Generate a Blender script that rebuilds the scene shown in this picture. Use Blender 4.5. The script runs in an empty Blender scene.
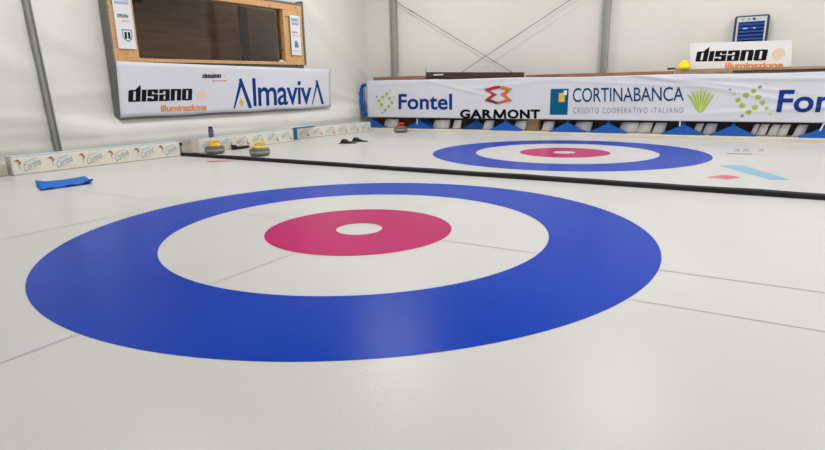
import bpy, bmesh, math, random
from math import sin, cos, pi, sqrt, exp, hypot
from mathutils import Vector, Matrix, noise
random.seed(7)
scn = bpy.context.scene
COL = scn.collection

# ---------------------------------------------------------------- camera calibration
F_PX, PITCH, ROLL, CAM_H, PSI = 550.14, .2420, -.018, .8906, .5396
CAM = Vector((2.11785, -2.84908, CAM_H))
_c, _s = cos(PSI), sin(PSI)
_R = Vector((_c, _s, 0)); _U = Vector((-_s*sin(PITCH), _c*sin(PITCH), cos(PITCH)))
_F = Vector((-_s*cos(PITCH), _c*cos(PITCH), -sin(PITCH)))
CX = cos(ROLL)*_R + sin(ROLL)*_U
CY = -sin(ROLL)*_R + cos(ROLL)*_U
def hit(px, py, axis, val):
    """point of the real plane (axis = val) that was measured at this place of the photo"""
    d = CX*((px-412.5)/F_PX) + CY*(-(py-225)/F_PX) + _F
    return CAM + d*((val-CAM[axis])/d[axis])
cam_d = bpy.data.cameras.new('camera'); cam = bpy.data.objects.new('camera', cam_d); COL.objects.link(cam)
cam_d.sensor_width = 36; cam_d.lens = F_PX/825*36; cam_d.clip_start = .05
m = Matrix((CX, CY, -_F)).transposed().to_4x4(); m.translation = CAM
cam.matrix_world = m
scn.camera = cam

# ---------------------------------------------------------------- materials
def lin(c): return tuple(((v/255)/12.92 if v/255 <= .04045 else (((v/255)+.055)/1.055)**2.4) for v in c)
MATS = {}
def mat(name, rgb, rough=.6, spec=.5, metal=0, var=.04, scale=8, bump=0, bscale=60, coat=0, ior=1.45, trans=0, alpha=1, stretch=None):
    mt = bpy.data.materials.new(name); mt.use_nodes = True; nt = mt.node_tree; N = nt.nodes; L = nt.links
    b = N['Principled BSDF']
    b.inputs['Roughness'].default_value = rough; b.inputs['Metallic'].default_value = metal
    b.inputs['Specular IOR Level'].default_value = spec; b.inputs['IOR'].default_value = ior
    b.inputs['Coat Weight'].default_value = coat; b.inputs['Coat Roughness'].default_value = .2
    b.inputs['Transmission Weight'].default_value = trans; b.inputs['Alpha'].default_value = alpha
    col = lin(rgb)
    tc = N.new('ShaderNodeTexCoord'); mp = N.new('ShaderNodeMapping'); L.new(tc.outputs['Object'], mp.inputs['Vector'])
    if stretch: mp.inputs['Scale'].default_value = stretch
    nz = N.new('ShaderNodeTexNoise'); nz.inputs['Scale'].default_value = scale; nz.inputs['Detail'].default_value = 4
    L.new(mp.outputs[0], nz.inputs['Vector'])
    cr = N.new('ShaderNodeValToRGB'); cr.color_ramp.elements[0].position = .3; cr.color_ramp.elements[1].position = .7
    cr.color_ramp.elements[0].color = (*[max(0, v*(1-var)) for v in col], 1)
    cr.color_ramp.elements[1].color = (*[min(1, v*(1+var)) for v in col], 1)
    L.new(nz.outputs['Fac'], cr.inputs['Fac']); L.new(cr.outputs['Color'], b.inputs['Base Color'])
    if bump:
        n2 = N.new('ShaderNodeTexNoise'); n2.inputs['Scale'].default_value = bscale; n2.inputs['Detail'].default_value = 3
        L.new(mp.outputs[0], n2.inputs['Vector'])
        bp = N.new('ShaderNodeBump'); bp.inputs['Strength'].default_value = bump; bp.inputs['Distance'].default_value = .01
        L.new(n2.outputs['Fac'], bp.inputs['Height']); L.new(bp.outputs['Normal'], b.inputs['Normal'])
    MATS[name] = mt
    return mt
def wood(name, a, b_, stretch=(1, 1, 12), scale=6, knots=True):
    mt = bpy.data.materials.new(name); mt.use_nodes = True; nt = mt.node_tree; N = nt.nodes; L = nt.links
    b = N['Principled BSDF']; b.inputs['Roughness'].default_value = .6
    tc = N.new('ShaderNodeTexCoord'); mp = N.new('ShaderNodeMapping'); mp.inputs['Scale'].default_value = stretch
    L.new(tc.outputs['Object'], mp.inputs['Vector'])
    nz = N.new('ShaderNodeTexNoise'); nz.inputs['Scale'].default_value = scale; nz.inputs['Detail'].default_value = 6; nz.inputs['Distortion'].default_value = .6
    L.new(mp.outputs[0], nz.inputs['Vector'])
    cr = N.new('ShaderNodeValToRGB'); cr.color_ramp.elements[0].position = .35; cr.color_ramp.elements[1].position = .68
    cr.color_ramp.elements[0].color = (*lin(a), 1); cr.color_ramp.elements[1].color = (*lin(b_), 1)
    L.new(nz.outputs['Fac'], cr.inputs['Fac'])
    if knots:
        v = N.new('ShaderNodeTexVoronoi'); v.inputs['Scale'].default_value = 5.5; L.new(tc.outputs['Object'], v.inputs['Vector'])
        r2 = N.new('ShaderNodeValToRGB'); r2.color_ramp.elements[0].position = .07; r2.color_ramp.elements[1].position = .16
        r2.color_ramp.elements[0].color = (.25, .14, .07, 1); r2.color_ramp.elements[1].color = (1, 1, 1, 1)
        L.new(v.outputs['Distance'], r2.inputs['Fac'])
        mx = N.new('ShaderNodeMix'); mx.data_type = 'RGBA'; mx.blend_type = 'MULTIPLY'; mx.inputs['Factor'].default_value = .8
        L.new(cr.outputs['Color'], mx.inputs['A']); L.new(r2.outputs['Color'], mx.inputs['B']); L.new(mx.outputs['Result'], b.inputs['Base Color'])
    else: L.new(cr.outputs['Color'], b.inputs['Base Color'])
    MATS[name] = mt; return mt

def ice_mat(name, rgb, var=.03, rough=.27, spec=.22):
    """frozen, pebbled ice over a painted bed: colour mottled by frost, fine droplets in the surface"""
    mt = bpy.data.materials.new(name); mt.use_nodes = True; nt = mt.node_tree; N = nt.nodes; L = nt.links
    b = N['Principled BSDF']; b.inputs['Roughness'].default_value = rough; b.inputs['IOR'].default_value = 1.31; b.inputs['Specular IOR Level'].default_value = spec
    ge = N.new('ShaderNodeTexCoord')
    col = lin(rgb)
    n1 = N.new('ShaderNodeTexNoise'); n1.inputs['Scale'].default_value = .9; n1.inputs['Detail'].default_value = 6
    L.new(ge.outputs['Object'], n1.inputs['Vector'])
    cr = N.new('ShaderNodeValToRGB'); cr.color_ramp.elements[0].position = .3; cr.color_ramp.elements[1].position = .7
    cr.color_ramp.elements[0].color = (*[v*(1-var) for v in col], 1); cr.color_ramp.elements[1].color = (*[min(1, v*(1+var)+var*.03) for v in col], 1)
    L.new(n1.outputs['Fac'], cr.inputs['Fac']); L.new(cr.outputs['Color'], b.inputs['Base Color'])
    vo = N.new('ShaderNodeTexVoronoi'); vo.inputs['Scale'].default_value = 95
    L.new(ge.outputs['Object'], vo.inputs['Vector'])
    nz = N.new('ShaderNodeTexNoise'); nz.inputs['Scale'].default_value = 14; nz.inputs['Detail'].default_value = 4
    L.new(ge.outputs['Object'], nz.inputs['Vector'])
    ad = N.new('ShaderNodeMath'); ad.operation = 'MULTIPLY_ADD'; ad.inputs[1].default_value = .5
    L.new(vo.outputs['Distance'], ad.inputs[0]); L.new(nz.outputs['Fac'], ad.inputs[2])
    bp = N.new('ShaderNodeBump'); bp.inputs['Strength'].default_value = .10; bp.inputs['Distance'].default_value = .006
    L.new(ad.outputs[0], bp.inputs['Height']); L.new(bp.outputs['Normal'], b.inputs['Normal'])
    MATS[name] = mt; return mt

ice_mat('ice_white', (202, 202, 199))
ice_mat('ice_blue', (0, 58, 172), var=.07, spec=.10)
ice_mat('ice_pink', (178, 14, 96), var=.08, spec=.12)
ice_mat('ice_line', (186, 186, 185))
ice_mat('ice_faint_line', (193, 193, 190))
ice_mat('ice_red_print', (206, 110, 118), var=.1)
ice_mat('ice_pale_red_print', (222, 196, 194), var=.05)
ice_mat('ice_light_blue_print', (135, 185, 212), var=.15)
ice_mat('ice_grey_print', (172, 174, 176), var=.05)
ice_mat('ice_brown_print', (165, 130, 112), var=.1)
mat('fabric_white', (222, 221, 215), rough=.55, var=.02, scale=1.2, bump=.25, bscale=5)
mat('fabric_back', (224, 220, 213), rough=.6, var=.02, scale=1.2, bump=.2, bscale=4)
mat('roof_white', (226, 226, 222), rough=.8)
mat('banner_white', (214, 216, 226), rough=.45, var=.01, scale=2)
mat('banner_grey', (212, 213, 222), rough=.4, var=.01, scale=2)
mat('sign_white', (232, 230, 228), rough=.5, var=.01)
mat('navy', (14, 56, 130), rough=.6, spec=.15); mat('dark_teal', (12, 66, 96), rough=.6, spec=.15); mat('logo_teal', (0, 92, 128), rough=.6, spec=.15)
mat('black_ink', (18, 18, 22), rough=.6, spec=.15); mat('orange_ink', (228, 146, 78), rough=.5, var=.03)
mat('peach_ink', (230, 204, 188), rough=.5, var=.03); mat('yellow_ink', (226, 178, 72), rough=.5)
mat('green_ink', (158, 184, 62), rough=.5); mat('pale_green_ink', (196, 210, 120), rough=.5); mat('grey_ink', (120, 128, 124), rough=.5)
mat('grey_blue_ink', (112, 122, 146), rough=.5)
mat('dark_red_ink', (176, 34, 52), rough=.5); mat('red_orange_ink', (216, 84, 52), rough=.5); mat('amber_ink', (206, 122, 48), rough=.5); mat('maroon_ink', (118, 32, 44), rough=.5)
mat('blue_text', (96, 130, 186), rough=.6); mat('pink_text', (222, 172, 178), rough=.6)
mat('aluminium', (168, 168, 162), rough=.45, metal=.35, var=.06, scale=3)
mat('post_dark', (150, 152, 148), rough=.5, metal=.3, var=.08, scale=3)
mat('box_side', (112, 114, 108), rough=.7, var=.1)
mat('black_rubber', (22, 22, 22), rough=.75, var=.3, scale=14, bump=.5, bscale=30)
mat('black_shoe', (16, 15, 16), rough=.7)
mat('board_foam', (226, 222, 208), rough=.8, var=.03, scale=5)
mat('board_cap', (184, 202, 208), rough=.7, var=.06, scale=6)
mat('board_old', (176, 168, 150), rough=.85, var=.1)
mat('print_blue', (118, 158, 178), rough=.7, var=.15, scale=30); mat('print_brown', (176, 108, 86), rough=.7, var=.15, scale=40); mat('print_pink', (230, 200, 184), rough=.7)
mat('barrier_blue', (0, 84, 172), rough=.4, var=.06, scale=6)
mat('barrier_pale', (208, 214, 218), rough=.5)
mat('mat_blue', (0, 100, 196), rough=.75, var=.05, scale=20, bump=.2, bscale=40)
mat('stone_granite', (98, 102, 92), rough=.35, var=.3, scale=120); mat('stone_band', (152, 155, 146), rough=.6, var=.12, scale=90)
mat('handle_yellow', (238, 206, 40), rough=.35); mat('handle_amber', (240, 190, 48), rough=.35); mat('handle_red', (196, 52, 50), rough=.35)
mat('bottle_purple', (98, 80, 130), rough=.3); mat('cap_dark', (36, 34, 50), rough=.5)
mat('teal_plastic', (20, 122, 162), rough=.5)
mat('pad_white', (236, 234, 232), rough=.7, var=.06, scale=9, bump=.3, bscale=14)
mat('skirt_black', (88, 82, 76), rough=.9); mat('beam_black', (34, 32, 30), rough=.7, var=.2); mat('beam_red', (110, 54, 44), rough=.7, var=.15)
mat('kerb', (214, 206, 190), rough=.8, var=.07, scale=2.5)
mat('floor_grey', (150, 150, 145), rough=.9)
mat('cardboard', (190, 160, 122), rough=.85, var=.05)
mat('paper_white', (224, 226, 230), rough=.6, var=.01)
mat('cable', (110, 108, 104), rough=.5, metal=.4)
mat('crate_blue', (6, 62, 140), rough=.4, var=.08); mat('crate_black', (44, 58, 70), rough=.5); mat('crate_trim', (198, 206, 210), rough=.5); mat('crate_pale', (150, 190, 220), rough=.4)
mat('ribbon_yellow', (250, 222, 30), rough=.6)
mat('lamp_housing', (210, 210, 208), rough=.5)
mat('interior_dark', (58, 42, 32), rough=.9)
wood('pine', (190, 144, 94), (220, 176, 124))
wood('pine_h', (196, 146, 96), (222, 176, 124), stretch=(1, 12, 1))
wood('rail_brown', (132, 92, 66), (176, 130, 98), stretch=(.6, 6, 6), knots=False)
wood('rail_pale', (150, 124, 98), (186, 158, 128), stretch=(.6, 6, 6), knots=False)
wood('rail_dark', (42, 30, 24), (86, 52, 34), stretch=(.6, 6, 6), knots=False)
wood('plywood', (146, 112, 84), (168, 132, 102), stretch=(.6, .6, 5), scale=3, knots=False)
gl = bpy.data.materials.new('window_glass'); gl.use_nodes = True
_n = gl.node_tree.nodes; _l = gl.node_tree.links; _n.remove(_n['Principled BSDF'])
_tr = _n.new('ShaderNodeBsdfTransparent'); _tr.inputs[0].default_value = (.9, .88, .85, 1)
_gs = _n.new('ShaderNodeBsdfGlossy'); _gs.inputs['Roughness'].default_value = .03
_fr = _n.new('ShaderNodeFresnel'); _fr.inputs[0].default_value = 1.32
_mx = _n.new('ShaderNodeMixShader'); _l.new(_fr.outputs[0], _mx.inputs[0]); _l.new(_tr.outputs[0], _mx.inputs[1]); _l.new(_gs.outputs[0], _mx.inputs[2])
_l.new(_mx.outputs[0], _n['Material Output'].inputs[0]); MATS['window_glass'] = gl
def emis(name, rgb, st):
    mt = bpy.data.materials.new(name); mt.use_nodes = True; N = mt.node_tree.nodes; N.remove(N['Principled BSDF'])
    e = N.new('ShaderNodeEmission'); e.inputs[0].default_value = (*rgb, 1); e.inputs[1].default_value = st
    mt.node_tree.links.new(e.outputs[0], N['Material Output'].inputs[0]); MATS[name] = mt
emis('lamp_glow', (1, .98, .94), 6)

# ---------------------------------------------------------------- mesh helpers
class MB:
    def __init__(s): s.v = []; s.f = []; s.mi = []; s.mats = []; s.sm = []
    def midx(s, m):
        if m not in s.mats: s.mats.append(m)
        return s.mats.index(m)
    def add(s, verts, faces, m, smooth=False):
        o = len(s.v); s.v += [tuple(v) for v in verts]; k = s.midx(m)
        for f in faces: s.f.append([i+o for i in f]); s.mi.append(k); s.sm.append(smooth)
        return s
    def box(s, a, b, m, bev=0, M=None):
        bm = bmesh.new(); bmesh.ops.create_cube(bm, size=1)
        for v in bm.verts: v.co = Vector(((a[i]+b[i])/2 + v.co[i]*(b[i]-a[i]) for i in range(3)))
        if bev: bmesh.ops.bevel(bm, geom=bm.edges[:], offset=bev, segments=2, affect='EDGES', profile=.5)
        bm.verts.ensure_lookup_table()
        vs = [(M @ v.co if M else v.co.copy()) for v in bm.verts]; fs = [[v.index for v in f.verts] for f in bm.faces]
        bm.free(); return s.add(vs, fs, m)
    def tube(s, pts, r, m, n=8, closed=False):
        pts = [Vector(p) for p in pts]; rings = []; k = len(pts)
        for i, p in enumerate(pts):
            if closed: d = pts[(i+1) % k]-pts[i-1]
            else: d = pts[min(i+1, k-1)]-pts[max(i-1, 0)]
            d.normalize(); up = Vector((0, 0, 1)) if abs(d.z) < .9 else Vector((1, 0, 0))
            a = d.cross(up).normalized(); b = a.cross(d)
            rr = r[i] if isinstance(r, (list, tuple)) else r
            rings.append([p+a*cos(2*pi*j/n)*rr+b*sin(2*pi*j/n)*rr for j in range(n)])
        vs = [v for R in rings for v in R]; fs = []
        for i in range(k if closed else k-1):
            i2 = (i+1) % k
            for j in range(n): fs.append([i*n+j, i*n+(j+1) % n, i2*n+(j+1) % n, i2*n+j])
        if not closed: fs.append(list(range(n))[::-1]); fs.append([(k-1)*n+j for j in range(n)])
        return s.add(vs, fs, m, True)
    def lathe(s, prof, c, m, n=40):
        c = Vector(c); vs = []; fs = []
        for r, z in prof: vs += [c+Vector((r*cos(2*pi*j/n), r*sin(2*pi*j/n), z)) for j in range(n)]
        for i in range(len(prof)-1):
            for j in range(n): fs.append([i*n+j, i*n+(j+1) % n, (i+1)*n+(j+1) % n, (i+1)*n+j])
        fs.append(list(range(n))[::-1]); fs.append([(len(prof)-1)*n+j for j in range(n)])
        return s.add(vs, fs, m, True)
    def prism(s, poly, fn, m, t0=0, t1=1):
        """poly 2D, fn(x,y,t)->3D"""
        n = len(poly)
        vs = [fn(x, y, t0) for x, y in poly]+[fn(x, y, t1) for x, y in poly]
        fs = [list(range(n))[::-1], list(range(n, 2*n))]+[[i, (i+1) % n, n+(i+1) % n, n+i] for i in range(n)]
        return s.add(vs, fs, m)
    def build(s, name, parent=None, loc=(0, 0, 0), recalc=True):
        me = bpy.data.meshes.new(name); L = Vector(loc)
        me.from_pydata([tuple(Vector(v)-L) for v in s.v], [], s.f)
        for mm in s.mats: me.materials.append(MATS[mm])
        for p, k, q in zip(me.polygons, s.mi, s.sm): p.material_index = k; p.use_smooth = q
        if recalc:
            bm = bmesh.new(); bm.from_mesh(me); bmesh.ops.recalc_face_normals(bm, faces=bm.faces[:]); bm.to_mesh(me); bm.free()
        o = bpy.data.objects.new(name, me); COL.objects.link(o)
        if parent: o.parent = parent
        else: o.location = L
        return o
def tag(o, label=None, cat=None, group=None, kind=None):
    if label: o['label'] = label
    if cat: o['category'] = cat
    if group: o['group'] = group
    if kind: o['kind'] = kind
    return o
def empty(name, loc, label, cat, group=None, rz=0, rx=0):
    o = bpy.data.objects.new(name, None); COL.objects.link(o); o.location = loc; o.rotation_euler = (rx, 0, rz)
    o.empty_display_size = .1
    return tag(o, label, cat, group)
def copy_tree(o, parent=None):
    c = o.copy(); COL.objects.link(c); c.parent = parent
    for ch in [x for x in COL.objects if x.parent == o]: copy_tree(ch, c)
    return c

# ---------------------------------------------------------------- flat lettering and marks
_tcache = {}
def text_polys(body, bold=0.0, spacing=1.0):
    k = (body, bold, spacing)
    if k in _tcache: return _tcache[k]
    cu = bpy.data.curves.new('t', 'FONT'); cu.body = body; cu.size = 1; cu.offset = bold; cu.space_character = spacing; cu.resolution_u = 4
    ob = bpy.data.objects.new('t', cu); COL.objects.link(ob)
    dg = bpy.context.evaluated_depsgraph_get(); me = bpy.data.meshes.new_from_object(ob.evaluated_get(dg))
    bm = bmesh.new(); bm.from_mesh(me); bmesh.ops.triangulate(bm, faces=bm.faces[:])
    for _ in range(4 if len(body) <= 7 else 0):
        lg = [e for e in bm.edges if e.calc_length() > .11]
        if not lg: break
        bmesh.ops.subdivide_edges(bm, edges=lg, cuts=1); bmesh.ops.triangulate(bm, faces=bm.faces[:])
    bm.verts.ensure_lookup_table(); bm.verts.index_update()
    vs = [(v.co.x, v.co.y) for v in bm.verts]; fs = [[v.index for v in p.verts] for p in bm.faces]; bm.free()
    bpy.data.objects.remove(ob); bpy.data.curves.remove(cu); bpy.data.meshes.remove(me)
    _tcache[k] = (vs, fs); return vs, fs
def fit_text(mb, body, quad, fn, m, bold=0., spacing=1., shear=0, ybox=None, xfrac=1.0):
    """quad: (x0,y0,x1,y1) box in plane units (x0,y0 = lower left); fn(x,y)->3D. quad may be 4 corners BL,BR,TL,TR"""
    vs, fs = text_polys(body, bold, spacing)
    xs = [v[0] for v in vs]; ys = [v[1] for v in vs]; xa, xb = min(xs), max(xs); ya, yb = ybox or (min(ys), max(ys))
    if len(quad) == 2: quad = (quad[0][0], quad[0][1], quad[1][0], quad[1][1])
    out = []
    for x, y in vs:
        a = (x-xa)/(xb-xa)*xfrac; b = (y-ya)/(yb-ya); a2 = a+shear*b
        if isinstance(quad[0], (tuple, list, Vector)):
            BL, BR, TL, TR = quad
            p = [(BL[i]*(1-a2)+BR[i]*a2)*(1-b)+(TL[i]*(1-a2)+TR[i]*a2)*b for i in (0, 1)]
        else: p = (quad[0]+(quad[2]-quad[0])*a2, quad[1]+(quad[3]-quad[1])*b)
        out.append(fn(*p))
    mb.add(out, fs, m)
def R4(x0, y0, x1, y1): return [(x0, y0), (x1, y0), (x1, y1), (x0, y1)]
# heavy block letters with narrow slots
BLK = []
def _blk():
    x = 0; g = .07
    def put(polys, w):
        nonlocal x
        for p in polys: BLK.append([(a+x, b) for a, b in p])
        x += w+g
    put([[(.06, 0), (.34, 0), (.34, 1), (.06, 1), (0, .92), (0, .08)], R4(.34, 0, .5, .14), R4(.34, .86, .5, 1), [(.5, 0), (.84, 0), (.84, 1), (.80, 1.42), (.5, 1.06)]], .84)
    put([R4(0, 0, .34, 1)], .34)
    put([R4(0, .8, .78, 1), R4(0, .42, .34, .8), R4(.34, .42, .8, .6), R4(.46, 0, .8, .42), R4(0, 0, .46, .2), R4(.46, .66, .78, .8), R4(0, .2, .32, .3)], .8)
    put([R4(0, .82, .8, 1), R4(.48, 0, .82, .82), R4(0, .66, .3, .82), R4(0, 0, .34, .56), R4(.34, .44, .48, .56), R4(.34, 0, .48, .14)], .82)
    put([R4(0, 0, .34, 1), R4(.34, .84, .5, 1), [(.5, 0), (.84, 0), (.84, .92), (.76, 1), (.5, 1)]], .84)
    put([[(.06, 0), (.34, 0), (.34, 1), (.06, 1), (0, .92), (0, .08)], R4(.34, 0, .5, .14), R4(.34, .86, .5, 1), [(.5, 0), (.78, 0), (.84, .08), (.84, .92), (.78, 1), (.5, 1)]], .84)
    return x-g
BLK_W = _blk()
def block_word(mb, quad, fn, m, slant=.08):
    BL, BR, TL, TR = quad
    for p in BLK:
        out = []
        for x, y in p:
            a = (x/BLK_W)+slant*y*(1/BLK_W); b = y
            q = [(BL[i]*(1-a)+BR[i]*a)*(1-b)+(TL[i]*(1-a)+TR[i]*a)*b for i in (0, 1)]
            out.append(fn(*q))
        mb.add(out, [list(range(len(out)))], m)
def disc(mb, c, rx, ry, fn, m, n=28):
    mb.add([fn(c[0]+rx*cos(2*pi*i/n), c[1]+ry*sin(2*pi*i/n)) for i in range(n)], [list(range(n))], m)
def stroke(mb, p, q, w0, w1, fn, m):
    dx, dy = q[0]-p[0], q[1]-p[1]; l = hypot(dx, dy); nx, ny = -dy/l, dx/l
    mb.add([fn(p[0]-nx*w0/2, p[1]-ny*w0/2), fn(q[0]-nx*w1/2, q[1]-ny*w1/2), fn(q[0]+nx*w1/2, q[1]+ny*w1/2), fn(p[0]+nx*w0/2, p[1]+ny*w0/2)], [[0, 1, 2, 3]], m)

# ================================================================ SETTING
fl = MB().box((-7.6, -7, -.16), (14, 9.2, -.06), 'floor_grey').build('floor'); tag(fl, kind='structure')

# --- ice sheets: bed mesh with painted rings and lines as parts
def ring(name, r0, r1, c, z, m, parent, label=None, n=160):
    mb = MB()
    if r0 == 0: mb.add([(c[0]+r1*cos(2*pi*i/n), c[1]+r1*sin(2*pi*i/n), z) for i in range(n)], [list(range(n))], m)
    else:
        vs = []
        for i in range(n):
            a = 2*pi*i/n; vs += [(c[0]+r0*cos(a), c[1]+r0*sin(a), z), (c[0]+r1*cos(a), c[1]+r1*sin(a), z)]
        mb.add(vs, [[2*i, 2*i+1, (2*i+3) % (2*n), (2*i+2) % (2*n)] for i in range(n)], m)
    o = mb.build(name, parent)
    if label: tag(o, label)
    return o
def line_on_ice(name, p, q, w, z, m, parent):
    mb = MB(); stroke(mb, p, q, w, w, lambda x, y: (x, y, z), m); return mb.build(name, parent)
def sheet(y0, y1, yc, label):
    root = MB().box((-5.34, y0, -.06), (13.89, y1, -.0014), 'ice_white').build('ice_sheet'); tag(root, label, 'ice sheet')
    c = (0, yc)
    ring('outer_ring', 1.22, 1.83, c, -.0006, 'ice_blue', root, 'wide blue painted ring')
    ring('inner_ring', .152, .61, c, -.0006, 'ice_pink', root, 'pink painted ring')
    return root, c
# near sheet
s1, c1 = sheet(-5.5, 2.42, 0, 'near ice sheet with the large blue and pink target rings in the foreground')
G = lambda x, y: (x, y, -.0001)
line_on_ice('centre_line', (1.83, 0), (13.8, 0), .012, -.0001, 'ice_line', s1)
line_on_ice('centre_line', (.61, 0), (1.22, 0), .010, -.0001, 'ice_line', s1)
line_on_ice('centre_line', (-5.0, 0.03), (-1.83, 0), .010, -.0001, 'ice_faint_line', s1)
line_on_ice('centre_line', (-1.22, 0), (-.61, 0), .008, -.0001, 'ice_faint_line', s1)
line_on_ice('tee_line', (0, -1.83), (0, -4.5), .012, -.0001, 'ice_line', s1)
line_on_ice('tee_line', (0, -1.22), (0, -.61), .010, -.0001, 'ice_line', s1)
line_on_ice('tee_line', (.06, .61), (.06, 1.22), .010, -.0001, 'ice_faint_line', s1)
line_on_ice('side_line', (1.78, -.475), (13.8, -.45), .010, -.0001, 'ice_faint_line', s1)
line_on_ice('back_line', (-1.95, -2.3), (-1.88, -.3), .014, -.0001, 'ice_faint_line', s1)
mb = MB()
mb.add([G(-4.06, 2.07), G(-3.9, 2.02), G(-3.72, 2.2), G(-3.7, 2.27), G(-3.95, 2.2)], [[0, 1, 2, 3, 4]], 'ice_red_print')
tag(mb.build('painted_logo', s1), 'small faint red logo painted near the black divider strip')
# far sheet
s2, c2 = sheet(2.42, 7.42, 4.835, 'far ice sheet beyond the black divider with a second blue and pink target')
mb = MB(); P = lambda px, py: (lambda h: (h.x, h.y, -.0001))(hit(px, py, 2, 0))
mb.add([P(706, 177.2), P(722, 174.8), P(733, 175.6), P(741, 177.4), P(728, 179.4)], [[0, 1, 2, 3, 4]], 'ice_red_print')
mb.add([P(718, 165.5), P(730, 165), P(745, 165.5), P(758, 170), P(790, 179.8), P(770, 179.4), P(752, 174.5), P(736, 170)], [list(range(8))], 'ice_light_blue_print')
mb.add([P(750, 165.8), P(764, 166.4), P(778, 173.5), P(768, 171.8)], [[0, 1, 2, 3]], 'ice_pale_red_print')
tag(mb.build('painted_logo', s2), 'red and pale blue sweeping logo painted in the ice')
mb = MB()
mb.add([P(727, 154), P(727, 153.3), P(752, 153.6), P(752, 154.6)], [[0, 1, 2, 3]], 'ice_brown_print')
mb.add([P(754, 154.3), P(754, 154.9), P(766, 155.2), P(766, 154.6)], [[0, 1, 2, 3]], 'ice_grey_print')
for x in (737, 746, 761): mb.add([P(x-3, 151.3), P(x+2.6, 151.6), P(x+3, 149), P(x-2, 148.8)], [[0, 1, 2, 3]], 'ice_grey_print')
tag(mb.build('painted_logo', s2), 'grey marks over a thin brown line painted in the ice')

# --- fabric walls
def fold(d, w): return exp(-(d/w)**2)
def wall_grid(name, x0, x1, z0, z1, nx, nz, fn, m, hole=None):
    mb = MB(); vs = []; fs = []
    for i in range(nx+1):
        for j in range(nz+1): vs.append(fn(x0+(x1-x0)*i/nx, z0+(z1-z0)*j/nz))
    for i in range(nx):
        for j in range(nz):
            xm = x0+(x1-x0)*(i+.5)/nx; zm = z0+(z1-z0)*(j+.5)/nz
            if hole and hole[0] < xm < hole[1] and hole[2] < zm < hole[3]: continue
            a = i*(nz+1)+j; fs.append([a, a+nz+1, a+nz+2, a+1])
    mb.add(vs, fs, m, True)
    o = mb.build(name, recalc=False); tag(o, kind='structure'); return o
def dist_seg(x, z, a, b):
    dx, dz = b[0]-a[0], b[1]-a[1]; l = hypot(dx, dz); t = ((x-a[0])*dx+(z-a[1])*dz)/l/l
    d = ((x-a[0])*-dz+(z-a[1])*dx)/l; e = 1 if 0 <= t <= 1 else exp(-((t if t < 0 else t-1)*3)**2)
    return d, e
def left_wall(v, z):
    u = -5.6+.012*noise.noise(Vector((v*.9, z*1.3, 0)))+.006*noise.noise(Vector((v*3, z*3, 4)))
    if z < .55:   # loose hem with lengthwise folds above the boards
        k = min(1, (.55-z)/.25)
        u += k*.018*sin((z+.02*sin(v*1.3))*32+v*.5)+k*.012*noise.noise(Vector((v*1.5, z*9, 9)))
    if z < .60 and v > .9:   # the loose hem bellies out under the booth
        t = min(1, max(0, (.60-z)/.09)); q = min(1, (v-.9)/.7)*min(1, max(0, (7.9-v)/.9)); t = t*t*(3-2*t)
        u += q*(.17*t+.05*sin(min(1, max(0, (.5-z)/.45))*pi))
    for a, b, w, h in (((6.0, 2.6), (7.9, 1.3), .12, .035), ((6.3, 2.2), (8.0, .95), .06, .02), ((6.6, .9), (8.1, .55), .05, .025), ((0.1, 1.5), (.9, 1.2), .15, .02), ((1.2, 1.6), (1.9, 1.35), .08, .012), ((1.1, .9), (1.8, .95), .07, .012), ((-1, .75), (.9, .6), .06, .015)):
        d, e = dist_seg(v, z, a, b); u += 1.5*h*e*fold(d, w)
    return (u, v, z)
wall_grid('wall_left', -7, 8.2, -.06, 4.6, 152, 70, left_wall, 'fabric_white', hole=(2.2, 5.25, 1.42, 2.34))
def back_wall(x, z):
    v = 8.16+.012*noise.noise(Vector((x*.7, z*1.1, 3)))+.004*noise.noise(Vector((x*3, z*3, 4)))
    for a, b, w, h in (((-5.6, 2.0), (-5.0, 1.3), .07, .03), ((-4.2, 2.6), (-4.0, 1.1), .03, .010), ((3.0, 2.3), (3.6, 1.2), .1, .02), ((-.05, 1.5), (.3, 1.3), .06, .015)):
        d, e = dist_seg(x, z, a, b); v -= h*e*fold(d, w)
    return (x, v, z)
wall_grid('wall_back', -5.65, 14, -.06, 4.6, 150, 40, back_wall, 'fabric_back')
cl = MB().box((-5.8, -7, 4.6), (14, 8.4, 4.65), 'roof_white').build('ceiling'); tag(cl, kind='structure')
nw = MB().box((-5.8, -7.1, -.06), (14, -7.0, 4.6), 'roof_white').build('wall_near'); tag(nw, kind='structure')

rw = MB().box((13.9, -7, -.06), (14, 8.2, 4.6), 'roof_white').build('wall_right'); tag(rw, kind='structure')

# --- raised kerb along the back edge of the ice
mb = MB().box((-5.5, 7.42, -.06), (14, 8.14, .055), 'kerb', bev=.006); k = mb.build('trim_1'); tag(k, kind='structure')

# --- low black skirting behind the barriers
mb = MB().box((-5.45, 8.02, .055), (14, 8.06, .40), 'skirt_black'); k = mb.build('trim_2'); tag(k, kind='structure')

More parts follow.
